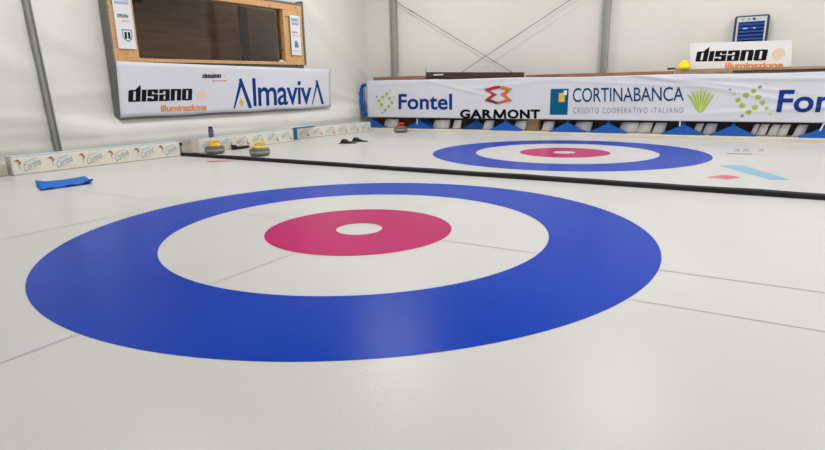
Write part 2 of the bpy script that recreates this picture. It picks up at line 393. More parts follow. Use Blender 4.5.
# ================================================================ TENT FRAME
def post(name, base, top, w, d, m, label, axis):
    """aluminium section with two flanges and a recessed web; w along the wall, d deep"""
    mb = MB(); b = Vector(base); t = Vector(top)
    for o0, o1, dd in ((-.5, -.28, 1), (-.28, .28, .62), (.28, .5, 1)):
        for_ = []
        for q in (b, t):
            for a, c in ((o0*w, 0), (o1*w, 0), (o1*w, d*dd), (o0*w, d*dd)):
                for_.append(q+(Vector((c, a, 0)) if axis == 'left' else Vector((a, -c, 0))))
        mb.add(for_, [[0, 1, 2, 3][::-1], [4, 5, 6, 7], [0, 1, 5, 4], [1, 2, 6, 5], [2, 3, 7, 6], [3, 0, 4, 7]], m)
    o = mb.build(name, loc=base)
    # foot plate and bolts
    p = MB()
    if axis == 'left': p.box((-.02, -w*.8, -.004), (d+.03, w*.8, .012), m, M=Matrix.Translation((0, 0, 0)))
    else: p.box((-w*.8, -d-.03, -.004), (w*.8, .02, .012), m)
    pl_ = p.build('foot_plate', o)
    for k in (-.62, .62):
        q = MB(); 
        cc = (d*.6, k*w, 0.01) if axis == 'left' else (k*w, -d*.6, .01)
        q.lathe([(.012, 0), (.012, .012), (.006, .016)], cc, 'cable', 8); q.build('bolt', o)
    tag(o, label, 'tent post'); return o
post('tent_post', (-5.565, .99, -.06), (-5.565, .80, 4.58), .072, .06, 'post_dark', 'thin grey metal tent post leaning along the left wall above the nearest foam board', 'left')
post('tent_post', (-4.83, 8.13, .055), (-4.83, 8.13, 4.58), .15, .1, 'aluminium', 'grey metal tent post on the back wall near the left corner', 'back')
post('tent_post', (-.25, 8.13, .055), (-.25, 8.13, 4.58), .14, .1, 'aluminium', 'grey metal tent post on the back wall above the middle of the long banner', 'back')
def cable(p, q, r, label, group=None):
    mb = MB().tube([p, q], r, 'cable', 6); o = mb.build('bracing_cable', loc=p); tag(o, label, 'cable', group)
    a = Vector(p); b = Vector(q); d = (b-a).normalized(); mid = a+(b-a)*.12
    MB().tube([mid-d*.09-a, mid+d*.09-a], .010, 'cable', 8).build('turnbuckle', o)
A = hit(393, 0, 1, 8.06); B = hit(515, 74, 1, 8.06); d = (B-A); A2 = A-d*.0
tt = (-.33-A.x)/d.x; cable(tuple(A-d*.03), tuple(A+d*min(tt, 1.84)), .006, 'steel bracing cable falling from the corner post down to the right')
A = hit(570, 0, 1, 8.03); B = hit(455, 76.5, 1, 8.03); d = (B-A)
cable(tuple(A-d*.25), tuple(A+d*((-4.72-A.x)/d.x)), .006, 'steel bracing cable rising to the right across the back wall')

# ================================================================ LEFT BOOTH
RX = math.atan(.0166)*0  # kept level; slope is applied through the frame itself
def tilt(v): return .0150*(v-2.2)
booth = empty('viewing_booth', (-5.4, 3.8, .57), 'pine framed viewing booth with a wide dark window in the left tent wall', 'booth')
def bo(mb, name, label=None):
    for i, v in enumerate(mb.v): mb.v[i] = (v[0]+5.4, v[1]-3.8, v[2]+tilt(v[1])*(1 if v[2] > 1.2 else 0)-.57)
    o = mb.build(name, booth)
    if label: tag(o, label)
    return o
X0, X1 = -5.56, -5.40
bo(MB().box((X0, 1.845, .57), (X1-.03, 5.72, 1.335), 'box_side'), 'lower_panel', 'grey panel behind the banner')
bo(MB().box((X0, 1.82, .55), (X1+.002, 1.845, 2.56), 'box_side'), 'side_panel', 'grey side edge')
bo(MB().box((X0, 5.72, 1.33), (X1+.012, 5.755, 2.50), 'box_side'), 'side_panel', 'grey side edge')
bo(MB().box((X0, 1.845, 2.425), (X1+.012, 5.72, 2.455), 'box_side'), 'top_edge', 'grey top edge')
bo(MB().box((X0, 1.845, 1.335), (X1, 5.715, 1.385), 'pine_h', .003), 'sill_board')
bo(MB().box((X0, 1.845, 2.315), (X1, 5.715, 2.425), 'pine_h', .003), 'top_board')
bo(MB().box((X0, 1.845, 1.385), (X1-.004, 2.215, 1.515), 'pine_h', .003), 'corner_block')
bo(MB().box((X0, 5.20, 1.385), (X1-.004, 5.715, 1.50), 'pine_h', .003), 'corner_block')
bo(MB().box((X0, 5.26, 2.20), (X1-.004, 5.715, 2.315), 'pine_h', .003), 'corner_block')
for a, b in ((1.845, 1.935), (2.125, 2.215)): bo(MB().box((X0, a, 1.515), (X1-.006, b, 2.315), 'pine', .003), 'stud')
bo(MB().box((X0, 1.935, 1.515), (X1-.03, 2.125, 2.315), 'pine', .002), 'infill_board')
for a, b in ((5.20, 5.262), (5.645, 5.715)): bo(MB().box((X0, a, 1.50), (X1-.006, b, 2.20 if b > 5.3 else 2.315), 'pine', .003), 'stud')
bo(MB().box((X0, 5.262, 1.50), (X1-.02, 5.645, 2.20), 'pine', .002), 'infill_board')
# glass, inside room
bo(MB().box((-5.49, 2.215, 1.385), (-5.484, 5.20, 2.315), 'window_glass'), 'window_pane', 'large dark window pane')
mb = MB(); D = -6.7
mb.add([(D, 1.2, 1.1), (D, 6.6, 1.1), (D, 6.6, 2.9), (D, 1.2, 2.9)], [[0, 1, 2, 3]], 'plywood')
mb.add([(D, 1.2, 1.1), (-5.62, 1.2, 1.1), (-5.62, 1.2, 2.9), (D, 1.2, 2.9)], [[0, 1, 2, 3]], 'plywood')
mb.add([(D, 6.6, 1.1), (-5.62, 6.6, 1.1), (-5.62, 6.6, 2.9), (D, 6.6, 2.9)], [[0, 1, 2, 3]], 'plywood')
mb.add([(D, 1.2, 1.1), (D, 6.6, 1.1), (-5.62, 6.6, 1.1), (-5.62, 1.2, 1.1)], [[0, 1, 2, 3]], 'interior_dark')
mb.add([(D, 1.2, 2.9), (D, 6.6, 2.9), (-5.62, 6.6, 2.9), (-5.62, 1.2, 2.9)], [[0, 1, 2, 3]], 'plywood')
# skin round the opening so that the room is closed
for a in (((1.2, 1.1), (6.6, 1.385)), ((1.2, 2.36), (6.6, 2.9)), ((1.2, 1.38), (2.2, 2.37)), ((5.23, 1.38), (6.6, 2.37))):
    (v0, z0), (v1, z1) = a; mb.box((-5.66, v0, z0), (-5.64, v1, z1), 'interior_dark')
bo(mb, 'inner_room', 'brown plywood room behind the glass')
pv = hit(243, 30, 0, D).y
bo(MB().box((D, pv-.09, 1.12), (D+.06, pv+.09, 2.88), 'interior_dark'), 'inner_post', 'dark upright against the inner wall')
bo(MB().box((-6.5, 2.35, 2.28), (-6.2, 2.95, 2.7), 'interior_dark', .02), 'hanging_cabinet', 'dark box near the inner ceiling')
mb = MB(); mb.lathe([(.012, 0), (.014, .01), (.004, .03)], (0, 0, 0), 'yellow_ink', 10)
M_ = Matrix.Translation((X1, 2.02, 1.452)) @ Matrix.Rotation(pi/2, 4, 'Y'); mb.v = [tuple(M_ @ Vector(v)) for v in mb.v]
bo(mb, 'yellow_hook', 'small yellow hook screwed to the frame')
cr_ = MB().box((-5.47, 5.06, 1.432), (-5.42, 5.18, 1.445), 'paper_white'); cr_.tube([(-5.45, 5.08, 1.45), (-5.45, 5.16, 1.455)], .012, 'paper_white')
o = cr_.build('paper_bundle'); tag(o, 'small crumpled white paper on the booth sill in the right corner', 'paper')

bl = bpy.data.lights.new('booth_fill', 'POINT'); bl.energy = 3.8; bl.color = (1, .86, .7); bl.shadow_soft_size = .06  # added warm fill light that lifts the dark booth interior
blo = bpy.data.objects.new('booth_fill', bl); COL.objects.link(blo); blo.parent = booth; blo.location = (-.75, 1.6, 2.12)
mb = MB(); mb.lathe([(.02, 2.82), (.05, 2.80), (.06, 2.76), (.04, 2.73), (.01, 2.72)], (-6.15, 5.4, 0), 'lamp_housing', 16); bo(mb, 'fill_lamp_body', 'small added fill lamp at the inner ceiling')  # invented lamp body to go with the added fill light

# posters
def W(px, py, u=-5.4): h = hit(px, py, 0, u); return (h.y, h.z)
def poster(y0, y1, z0, z1, label, marks, skew=0):
    U = -5.385
    o = MB().box((U-.006, y0, z0), (U, y1, z1), 'paper_white').build('sponsor_poster', loc=(U, (y0+y1)/2, z0))
    tag(o, label, 'poster'); mb = MB(); fn = lambda x, z: (U+.0015, x, z)
    loc = Vector((U, (y0+y1)/2, z0)); marks(mb, fn, y0, y1, z0, z1)
    mb.v = [tuple(Vector(v)-loc) for v in mb.v]; mb.build('printed_marks', o)
def glyph_row(mb, fn, x0, x1, z0, z1, n, m, seed):
    r = random.Random(seed); w = (x1-x0)/n
    for i in range(n):
        a = x0+i*w; k = r.randrange(3); t = w*.24
        mb.add([fn(*p) for p in R4(a, z0, a+t, z1)], [[0, 1, 2, 3]], m)
        mb.add([fn(*p) for p in R4(a+w*.55, z0, a+w*.55+t, z1)], [[0, 1, 2, 3]], m)
        zz = [z0, (z0+z1)/2-.2*(z1-z0)/2, z1-.22*(z1-z0)][k]
        mb.add([fn(*p) for p in R4(a, zz, a+w*.6, zz+.22*(z1-z0))], [[0, 1, 2, 3]], m)
def marksL(mb, fn, y0, y1, z0, z1):
    glyph_row(mb, fn, y0+.03, y1-.03, z1-.175, z1-.135, 9, 'blue_text', 1)
    glyph_row(mb, fn, y0+.03, y1-.03, z1-.225, z1-.19, 7, 'blue_text', 2)
    glyph_row(mb, fn, y0+.04, y1-.06, z0+.41, z0+.455, 7, 'black_ink', 3)
    glyph_row(mb, fn, y0+.10, y1-.05, z0+.355, z0+.38, 7, 'pink_text', 4)
    cx, cz = (y0+y1)/2+.02, z0+.18
    sh = [(-.07, .075), (.07, .075), (.072, 0), (.055, -.05), (0, -.085), (-.055, -.05), (-.072, 0)]
    mb.add([fn(cx+a*1.05, cz+b*1.05) for a, b in sh], [list(range(7))], 'grey_blue_ink')
    f2 = lambda x, z: (fn(x, z)[0]+.001, x, z); f3 = lambda x, z: (fn(x, z)[0]+.002, x, z)
    mb.add([f2(cx+a*.85, cz+b*.85) for a, b in sh], [list(range(7))], 'paper_white')
    mb.add([f3(*p) for p in R4(cx-.042, cz-.045, cx-.008, cz+.045)], [[0, 1, 2, 3]], 'black_ink')
    mb.add([f3(*p) for p in R4(cx+.008, cz-.045, cx+.042, cz+.045)], [[0, 1, 2, 3]], 'black_ink')
def marksR(mb, fn, y0, y1, z0, z1):
    glyph_row(mb, fn, y0+.03, y1-.03, z1-.11, z1-.05, 6, 'blue_text', 5)
    glyph_row(mb, fn, y0+.03, y1-.03, z1-.17, z1-.125, 8, 'blue_text', 6)
    glyph_row(mb, fn, y0+.03, y1-.06, z0+.40, z0+.43, 7, 'grey_blue_ink', 7)
    glyph_row(mb, fn, y0+.05, y1-.04, z0+.34, z0+.37, 7, 'pink_text', 8)
    cx, cz = (y0+y1)/2, z0+.20
    mb.add([fn(*p) for p in [(cx-.05, cz-.06), (cx+.06, cz-.06), (cx+.05, cz+.02), (cx, cz+.08), (cx-.045, cz+.04)]], [list(range(5))], 'blue_text')
    f2 = lambda x, z: (fn(x, z)[0]+.001, x, z)
    mb.add([f2(*p) for p in R4(cx-.02, cz-.04, cx+.035, cz+.01)], [[0, 1, 2, 3]], 'grey_blue_ink')
    glyph_row(mb, fn, y0+.04, y1-.04, z0+.07, z0+.085, 6, 'grey_blue_ink', 9)
poster(1.91, 2.175, 1.505, 2.315, 'narrow white sponsor poster with a black crest on the left side of the booth', marksL)
poster(5.36, 5.625, 1.56, 2.275, 'narrow white sponsor poster with blue print on the right side of the booth', marksR)

# wall banner
def wban(v, z):
    s_ = (v-1.8)/4.65
    du = .006*noise.noise(Vector((v*1.4, z*3, 7)))+.004*sin(v*5+z*3)
    return du
WB = empty('wall_banner', (-5.39, 4.1, .56), 'white printed sponsor banner with black and navy lettering under the booth window', 'banner')
def wb3(off): return lambda v, z: (-5.385+wban(v, z)+off+5.39, v-4.1, z-.56)
mb = MB(); nx, nz = 60, 12; vs = []; fs = []
for i in range(nx+1):
    for j in range(nz+1):
        a = i/nx; b = j/nz
        v = (1.80+(6.42-1.80)*a)*(1-b)+(1.845+(6.48-1.845)*a)*b
        z0 = .572-.016*a+.006*sin(a*21); z1 = 1.335-.02*a
        if a < .12: z0 -= .0
        vs.append(wb3(0)(v, z0*(1-b)+z1*b))
fs = [[i*(nz+1)+j, (i+1)*(nz+1)+j, (i+1)*(nz+1)+j+1, i*(nz+1)+j+1] for i in range(nx) for j in range(nz)]
mb.add(vs, fs, 'banner_white', True); o = mb.build('banner_sheet', WB, recalc=False)
sol = o.modifiers.new('thickness', 'SOLIDIFY'); sol.thickness = .002; sol.offset = 0
U4 = .004
def Wq(*p): return [W(*q) for q in p]
mb = MB(); block_word(mb, Wq((127.3, 102), (191.3, 100.2), (126.5, 90), (190.8, 88.6)), wb3(U4), 'black_ink'); mb.build('lettering', WB)
mb = MB(); c = W(200.6, 95.4); disc(mb, c, .075, .078, wb3(U4), 'peach_ink'); mb.build('round_mark', WB)
mb = MB(); fit_text(mb, 'illuminazione', Wq((160, 111.8), (206, 110.4), (159.5, 105), (205.8, 103.6)), wb3(U4), 'orange_ink', bold=.035, spacing=.95); mb.build('lettering', WB)
mb = MB(); block_word(mb, Wq((201.6, 78.3), (220.2, 77.8), (201.3, 74.6), (220, 74.4)), wb3(U4), 'black_ink', slant=.05); mb.build('lettering', WB)
mb = MB(); c = W(223.8, 76.2); disc(mb, c, .022, .028, wb3(U4), 'peach_ink'); mb.build('round_mark', WB)
mb = MB(); fit_text(mb, 'illuminazione', Wq((211, 81.6), (226, 81.2), (211, 79.8), (226, 79.4)), wb3(U4), 'orange_ink', bold=.02); mb.build('lettering', WB)
mb = MB()   # navy word: peaked letters without crossbars at both ends
f_ = wb3(U4)
def wst(p, q, w0, w1): stroke(mb, W(*p), W(*q), w0, w1, f_, 'navy')
wst((233.2, 108.6), (240.6, 80.6), .03, .07); wst((239.4, 78.8), (249.6, 107.2), .07, .08); wst((248.6, 107), (251.6, 107.7), .04, .015)
fit_text(mb, 'lmaviv', Wq((253.0, 106.6), (311, 104.0), (251.4, 78.2), (310.6, 79.6)), f_, 'navy', bold=.012, spacing=.93)
wst((311.5, 104.6), (316.6, 81.5), .025, .055); wst((315.6, 80.2), (322, 104), .06, .075)
tag(mb.build('lettering', WB), 'navy lettering')
mb = MB(); cxy = W(240.6, 102.6)
mb.add([f_(cxy[0]+a, cxy[1]+b) for a, b in ((0, -.085), (.05, 0), (0, .085), (-.05, 0))], [[0, 1, 2, 3]], 'yellow_ink'); mb.build('diamond_mark', WB)

# ================================================================ FOAM BOARDS
def board(name, pA, pB, h, depth, label, flip, n=6, m='board_foam', prints=True):
    """pA,pB: front foot line (left to right seen from the ice)"""
    a = Vector((*pA, 0)); b = Vector((*pB, 0)); L = (b-a).length; ang = math.atan2(b.y-a.y, b.x-a.x)
    o = empty(name, a, label, 'foam board', None, rz=ang)
    body = MB().box((0, 0, 0), (L, depth, h-.012), m, bev=.012)
    body.build('foam_block', o)
    MB().box((.004, .004, h-.016), (L-.004, depth-.004, h), 'board_cap' if prints else m, bev=.004).build('top_cap', o)
    if not prints: return o
    cw = L/n
    for i in range(n):
        mb = MB(); cx = cw*(i+.5); sg = -1 if flip else 1
        def fn(x, z, cx=cx, sg=sg): return (cx+sg*x, -.0015, h/2+sg*z)
        def fr(x, z, fn=fn): 
            a_ = .38; return fn((x*cos(a_)-z*sin(a_)), (x*sin(a_)+z*cos(a_)))
        # script word climbing to the right
        fit_text(mb, 'Cortina', (-.085, -.055, .115, .028), fr, 'print_blue', bold=.0, shear=.12)
        stroke(mb, (-.03, .045), (.11, .034), .007, .003, fr, 'print_blue')
        stroke(mb, (-.10, -.045), (-.108, .03), .006, .010, fn, 'print_blue')
        # little figure over the first letter
        disc(mb, (-.115, .055), .020, .017, fn, 'print_brown', 12)
        disc(mb, (-.093, .030), .012, .020, fn, 'print_brown', 12)
        stroke(mb, (-.135, .062), (-.155, .045), .010, .005, fn, 'print_brown')
        stroke(mb, (-.02, -.062), (.12, -.05), .012, .006, fn, 'print_pink')
        mb.build('printed_emblem', o)
    return o
board('foam_board', (-5.085, .22), (-4.94, 2.36), .215, .16, 'long cream foam board with script prints against the left wall, nearest the viewer', False)
board('foam_board', (-4.965, 2.72), (-4.985, 4.80), .215, .2, 'cream foam board with upside down prints behind the two yellow handled stones', True)
board('foam_board', (-5.21, 5.14), (-5.035, 7.36), .205, .15, 'far cream foam board with upside down prints reaching the back banner', True, n=6)
board('foam_board', (-5.19, -2.2), (-5.13, .19), .13, .12, 'plain dull beige foam board at the left edge of the picture', False, m='board_old', prints=False)

# dark block in the gap between boards
o = MB().box((-5.30, 2.50, 0), (-5.22, 2.60, .12), 'box_side', bev=.01).box((-5.31, 2.49, .12), (-5.21, 2.61, .16), 'black_rubber', bev=.008).build('rubber_block', loc=(-5.26, 2.55, 0))
tag(o, 'dark rubber block in the gap between the nearest board and the stones', 'block')
# ================================================================ DIVIDER
mb = MB(); r_ = random.Random(3); xs = [-5.0+.25*i for i in range(77)]; vs = []; fs = []
pr = [(-.045, 0), (-.042, .036), (-.02, .043), (.03, .041), (.05, .03), (.052, 0)]
for i, x in enumerate(xs):
    w_ = .008*noise.noise(Vector((x*.8, 0, 0))); hh = 1+.18*noise.noise(Vector((x*2, 5, 0)))
    for a, b in pr: vs.append((x, 2.41+a+w_, b*hh))
k = len(pr)
for i in range(len(xs)-1):
    for j in range(k-1): fs.append([i*k+j, (i+1)*k+j, (i+1)*k+j+1, i*k+j+1])
fs.append(list(range(k))); fs.append([(len(xs)-1)*k+j for j in range(k)][::-1])
mb.add(vs, fs, 'black_rubber', False); o = mb.build('divider_strip', loc=(0, 2.41, 0)); tag(o, 'long low black foam strip dividing the two ice sheets', 'divider')

# ================================================================ CURLING STONES
def stone(loc, rz, hm, label, s=1.0):
    o = empty('curling_stone', loc, label, 'curling stone', rz=rz)
    low = [(.070, 0), (.095, .002), (.126, .010), (.140, .024), (.1445, .040)]
    band = [(.1435, .042), (.146, .045), (.1465, .058), (.146, .071), (.1435, .074)]
    up = [(.1445, .074), (.140, .092), (.126, .107), (.098, .114), (.06, .116)]
    mb = MB(); mb.lathe(low, (0, 0, 0), 'stone_granite'); mb.lathe(up, (0, 0, 0), 'stone_granite'); mb.build('stone_body', o)
    tag(MB().lathe(band, (0, 0, 0), 'stone_band').build('striking_band', o), 'paler rough band')
    h = MB(); h.lathe([(.095, .112), (.098, .120), (.085, .136), (.05, .140), (.02, .142)], (0, 0, 0), hm)
    hd = h.build('handle_cap', o)
    g = MB(); g.tube([(-.055, 0, .130), (-.058, 0, .150), (-.045, 0, .172), (-.01, 0, .181), (.045, 0, .182), (.085, 0, .178)], [.024, .024, .024, .024, .024, .018], hm, 10)
    g.build('grip', hd)
    return o
def g2(px, py): h = hit(px, py, 2, 0); return (h.x, h.y, 0)
p = g2(215.3, 153.4); stone((p[0]+.0, max(p[1], 2.64), 0), .9, 'handle_amber', 'curling stone with amber yellow handle, the left one of the two by the divider')
p = g2(260, 155.6); stone((p[0], max(p[1], 2.64), 0), .5, 'handle_yellow', 'curling stone with bright yellow handle, the right one of the two by the divider')
p = hit(400.6, 128, 1, 7.25); stone((p[0], 7.25, 0), 1.0, 'handle_red', 'curling stone with red handle by the kerb below the long banner')

# ================================================================ HACKS, SHOE, MAT, BOTTLE
def hack(px, py, label):
    p = g2(px, py); o = empty('curling_hack', p, label, 'curling hack', rz=.35)
    prof = [(-.11, 0), (-.11, .03), (-.095, .062), (-.06, .075), (-.03, .068), (.02, .035), (.10, .012), (.14, 0)]
    n = 7; mb = MB(); vs = []; K = len(prof)
    for i in range(n):
        t = i/(n-1)*2-1; w = 1-.22*t*t
        for x, z in prof: vs.append((x*w, t*.075, z*(1-.12*t*t)))
    fs = [[i*K+j, (i+1)*K+j, (i+1)*K+(j+1) % K, i*K+(j+1) % K] for i in range(n-1) for j in range(K)]
    fs += [list(range(K)), [(n-1)*K+j for j in range(K)][::-1]]
    mb.add(vs, fs, 'black_rubber', True); mb.build('rubber_foothold', o)
    MB().box((-.13, -.085, 0), (.16, .085, .008), 'black_rubber', bev=.003).build('base_plate', o)
hack(347, 143.2, 'black rubber curling hack on the far sheet, the nearer one of the pair')
hack(358.5, 141.4, 'black rubber curling hack on the far sheet, the farther one of the pair')
# slip-on lying against the board
p = Vector((-4.885, 3.24, 0)); q = Vector((-4.89, 3.66, 0)); ang = math.atan2(q.y-p.y, q.x-p.x)
o = empty('rubber_overshoe', (p+q)/2, 'flat black rubber overshoe lying against the printed board between the stones', 'shoe', rz=ang)
L_ = .19; mb = MB(); out = []
for i in range(24):
    a = 2*pi*i/24; x = L_*cos(a); w = .05*(1+.18*cos(a+2.6)); out.append((x, w*sin(a)))
mb.prism(out, lambda x, y, t: (x, y, t), 'black_shoe', 0, .014); mb.build('sole', o)
mb = MB(); K = len(out); vs = []
for x, y in out: vs.append((x*.98, y*.98, .012))
for x, y in out: vs.append((x*1.0-.004, y*.95, .034+(.045 if x < -.10 else 0)*min(1, (-x-.10)/.05 if x < -.10 else 0)))
for x, y in out: vs.append((x*.85, y*.72, .038+(.03 if x < -.12 else 0)))
fs = [[i, (i+1) % K, K+(i+1) % K, K+i] for i in range(K)]+[[K+i, K+(i+1) % K, 2*K+(i+1) % K, 2*K+i] for i in range(K)]
mb.add(vs, fs, 'black_shoe', True); mb.build('rubber_upper', o)
# blue mat
cs = [Vector((-4.09, -.02)), Vector((-3.66, -.18)), Vector((-3.60, .30)), Vector((-4.12, .50))]
mb = MB(); n = 22; vs = []
for side in (0, 1):
    for i in range(n+1):
        for j in range(n+1):
            a = i/n; b = j/n; q = (cs[0]*(1-a)+cs[1]*a)*(1-b)+(cs[3]*(1-a)+cs[2]*a)*b
            z = .016+.010*noise.noise(Vector((q.x*4, q.y*4, 1)))+.030*exp(-((a-0)**2+(b-0)**2)/.02)+.034*exp(-((a-1)**2+(b-1)**2)/.015)+.014*exp(-((1-a)/.08)**2)*sin(b*9)**2
            vs.append((q.x, q.y, max(.0, z-.012) if side == 0 else z))
w = n+1; fs = []
for i in range(n):
    for j in range(n):
        A_ = i*w+j; fs.append([A_, A_+1, A_+w+1, A_+w]); B_ = w*w+A_; fs.append([B_, B_+w, B_+w+1, B_+1])
for i in range(n):
    for (a, b) in (((i)*w, (i+1)*w), (i*w+n, (i+1)*w+n), (i, i+1), (n*w+i, n*w+i+1)): fs.append([a, b, b+w*w, a+w*w])
mb.add(vs, fs, 'mat_blue', True); o = mb.build('rubber_mat', loc=(-3.88, .14, 0)); tag(o, 'small bright blue mat with curled corners lying on the near ice', 'mat')
# bottle
bp = (-5.04, 3.02, .2155)
o = empty('drink_bottle', bp, 'purple drink bottle with dark cap standing on the printed board behind the left stone', 'bottle')
MB().lathe([(.036, 0), (.040, .006), (.040, .05), (.036, .06), (.036, .075), (.040, .085), (.040, .118), (.030, .132)], (0, 0, 0), 'bottle_purple', 24).build('bottle_body', o)
MB().lathe([(.030, .131), (.032, .134), (.032, .158), (.018, .166)], (0, 0, 0), 'cap_dark', 20).build('cap', o)
# teal strip hooked over the left end of the far board
mb = MB(); mb.box((-5.16, 5.07, .205), (-5.10, 5.55, .228), 'teal_plastic', bev=.004); mb.box((-5.23, 5.075, .0), (-5.16, 5.115, .222), 'teal_plastic', bev=.004)
o = mb.build('plastic_edging', loc=(-5.13, 5.3, .0)); tag(o, 'teal plastic edging hooked over the left end of the far foam board', 'edging')

# ================================================================ CROWD BARRIERS
def rrect(x0, x1, z0, z1, r, n=6):
    pts = []
    for cx, cz, a0 in ((x1-r, z1-r, 0), (x0+r, z1-r, pi/2), (x0+r, z0+r, pi), (x1-r, z0+r, 1.5*pi)):
        for i in range(n+1): a = a0+pi/2*i/n; pts.append((cx+r*cos(a), 0, cz+r*sin(a)))
    return pts
def make_barrier(loc):
    o = empty('crowd_barrier', loc, 'x', 'barrier', 'blue crowd barriers behind the long banner')
    mb = MB(); mb.tube(rrect(-.915, .915, .30, .95, .10), .04, 'barrier_blue', 8, closed=True); mb.build('frame', o)
    mb = MB()
    for i in range(13): x = -.84+.14*i; mb.tube([(x, 0, .31), (x, 0, .94)], .011, 'barrier_blue', 6)
    mb.build('railing', o)
    for z in (.76, .60):
        for sx in (-1, 1): MB().box((sx*.958-.018, -.02, z-.03), (sx*.958+.018, .02, z+.03), 'barrier_blue', bev=.006).build('hinge', o)
    for sx in (-.615, .615):
        # broad foot with hollow curved flanks, thick at the base
        pts = []
        for i in range(13):
            t = i/12; pts.append((.33*(1-t), .018+.165*t**1.15))
        prof = [(a, b) for a, b in pts]; poly = [(-.335, 0), (.335, 0)]+[(max(a, .022), b) for a, b in prof]+[(-max(a, .022), b) for a, b in prof[::-1]]
        mb = MB(); mb.prism(poly, lambda x, z, t: (sx+x, (t-.5)*(.14-.28*z), z), 'barrier_blue'); mb.box((sx-.022, -.02, .15), (sx+.022, .02, .30), 'barrier_blue', bev=.004)
        mb.build('foot', o)
    return o
YB = 7.68
proto = make_barrier((-3.285, YB+.165, .055))
spots = [(-3.285, .165, 'second blue crowd barrier from the left corner, behind the banner', None),
         (-4.57, 0, 'blue crowd barrier at the left corner whose rounded end sticks out beside the banner', None),
         (-1.355, 0, 'blue crowd barrier standing behind the middle of the banner near the orange knot emblem', None),
         (.615, 0, 'blue crowd barrier behind the green grass emblem half of the banner', None),
         (2.585, 0, 'blue crowd barrier behind the right part of the banner with the green dots', None)]
for i, (x, dy, lab, _) in enumerate(spots):
    o = proto if i == 0 else copy_tree(proto)
    o.location = (x, YB+dy, .055); o['label'] = lab
# pale cable ties on some feet
for i, (px, py) in enumerate(((417, 121.5), (680, 122.5), (822, 127))):
    h = hit(px, py, 1, 7.585)
    mb = MB(); dx = .0 if i != 2 else .02
    mb.add([(h.x-.012-dx, h.y, h.z-.06), (h.x+.012-dx, h.y, h.z-.06), (h.x+.014+dx, h.y, h.z+.06), (h.x-.010+dx, h.y, h.z+.06), (h.x-.012-dx, h.y+.006, h.z-.06), (h.x+.012-dx, h.y+.006, h.z-.06), (h.x+.014+dx, h.y+.006, h.z+.06), (h.x-.010+dx, h.y+.006, h.z+.06)],
           [[0, 1, 2, 3], [7, 6, 5, 4], [0, 4, 5, 1], [1, 5, 6, 2], [2, 6, 7, 3], [3, 7, 4, 0]], 'barrier_pale')
    o = mb.build('banner_tie', loc=h); tag(o, 'pale strap hanging under the banner ' + ('beside the red handled stone', 'below the grass emblem', 'at the right edge of the picture')[i], 'strap')

# ---------------------------------------------------------------- long back banner
BV = 7.60
def K(px, py): h = hit(px, py, 1, BV); return (h.x, h.z)
XL, XR = -5.275, 9.0
def ztop(x): 
    t = (x-XL)/(3.07-XL); return 1.090-.052*t+.006*sin(t*19)+.010*exp(-((x+3.55)/.18)**2)
def zbot(x): return .292-.006*(x-XL)/(3.07-XL)
def bdisp(x, z):
    d = .010*noise.noise(Vector((x*.9, z*2.2, 2)))+.004*noise.noise(Vector((x*3, z*5, 8)))
    for a, b, w, h in (((.55, 1.04), (2.3, .80), .022, .014), ((1.0, .95), (3.1, .52), .03, .012), ((-.6, .98), (1.2, .86), .02, .010), ((1.6, .98), (3.4, .93), .03, .016), ((-3.7, 1.05), (-2.4, .75), .02, .012), ((-3.3, 1.05), (-3.0, .85), .015, .008), ((-5.0, 1.0), (-3.7, 1.03), .02, .008), ((2.1, .45), (4.5, .62), .04, .012), ((-2.4, .9), (-1.4, .98), .03, .008), ((.1, 1.0), (.5, .55), .04, .007)):
        q, e = dist_seg(x, z, a, b); d += h*e*fold(q, w)
    return d
BN = empty('long_banner', (0, BV, .29), 'long white sponsor banner with blue, black and green prints hung along the back barriers', 'banner')
def b3(off): return lambda x, z: (x, -bdisp(x, z)-off, z-.29)
mb = MB(); nx, nz = 330, 34; vs = []
for i in range(nx+1):
    x = XL+(XR-XL)*i/nx
    for j in range(nz+1): b = j/nz; vs.append(b3(0)(x, zbot(x)*(1-b)+ztop(x)*b))
fs = [[i*(nz+1)+j, (i+1)*(nz+1)+j, (i+1)*(nz+1)+j+1, i*(nz+1)+j+1] for i in range(nx) for j in range(nz)]
mb.add(vs, fs, 'banner_grey', True); o = mb.build('banner_sheet', BN, recalc=False); sol = o.modifiers.new('thickness', 'SOLIDIFY'); sol.thickness = .002; sol.offset = 0
bf = b3(.006)
def Kq(*p): return [K(*q) for q in p]
mb = MB(); fit_text(mb, 'Fontel', Kq((398.6, 109.4), (452.3, 109.9), (398.6, 94), (452.3, 93.7)), bf, 'navy', bold=.022, spacing=1.02); tag(mb.build('lettering', BN), 'navy lettering at the left end')
def dots(lst, name_lab):
    mb = MB()
    for px, py, r, g in lst:
        a = K(px, py); rr = abs(K(px+r, py)[0]-a[0]); disc(mb, a, rr, rr*.92, bf, g, 14)
    tag(mb.build('dot_emblem', BN), name_lab)
gI, pI, yI = 'green_ink', 'pale_green_ink', 'grey_ink'
dots([(386.9, 93.9, 1.6, gI), (382.9, 97.1, 1.6, gI), (379.4, 100.7, 1.5, gI), (381.9, 104.7, 1.6, gI), (385.5, 109.9, 1.6, gI), (389, 106.3, 1.6, gI), (391.9, 102.5, 1.5, gI), (389.6, 98.3, 1.5, gI), (389.9, 90.8, 1, pI), (376.8, 96.7, .8, yI), (382.6, 112.8, .8, yI), (393.5, 109, .8, pI), (376, 100, .7, pI), (379, 108, 1, pI), (394, 97, .9, pI)], 'small ring of green dots')
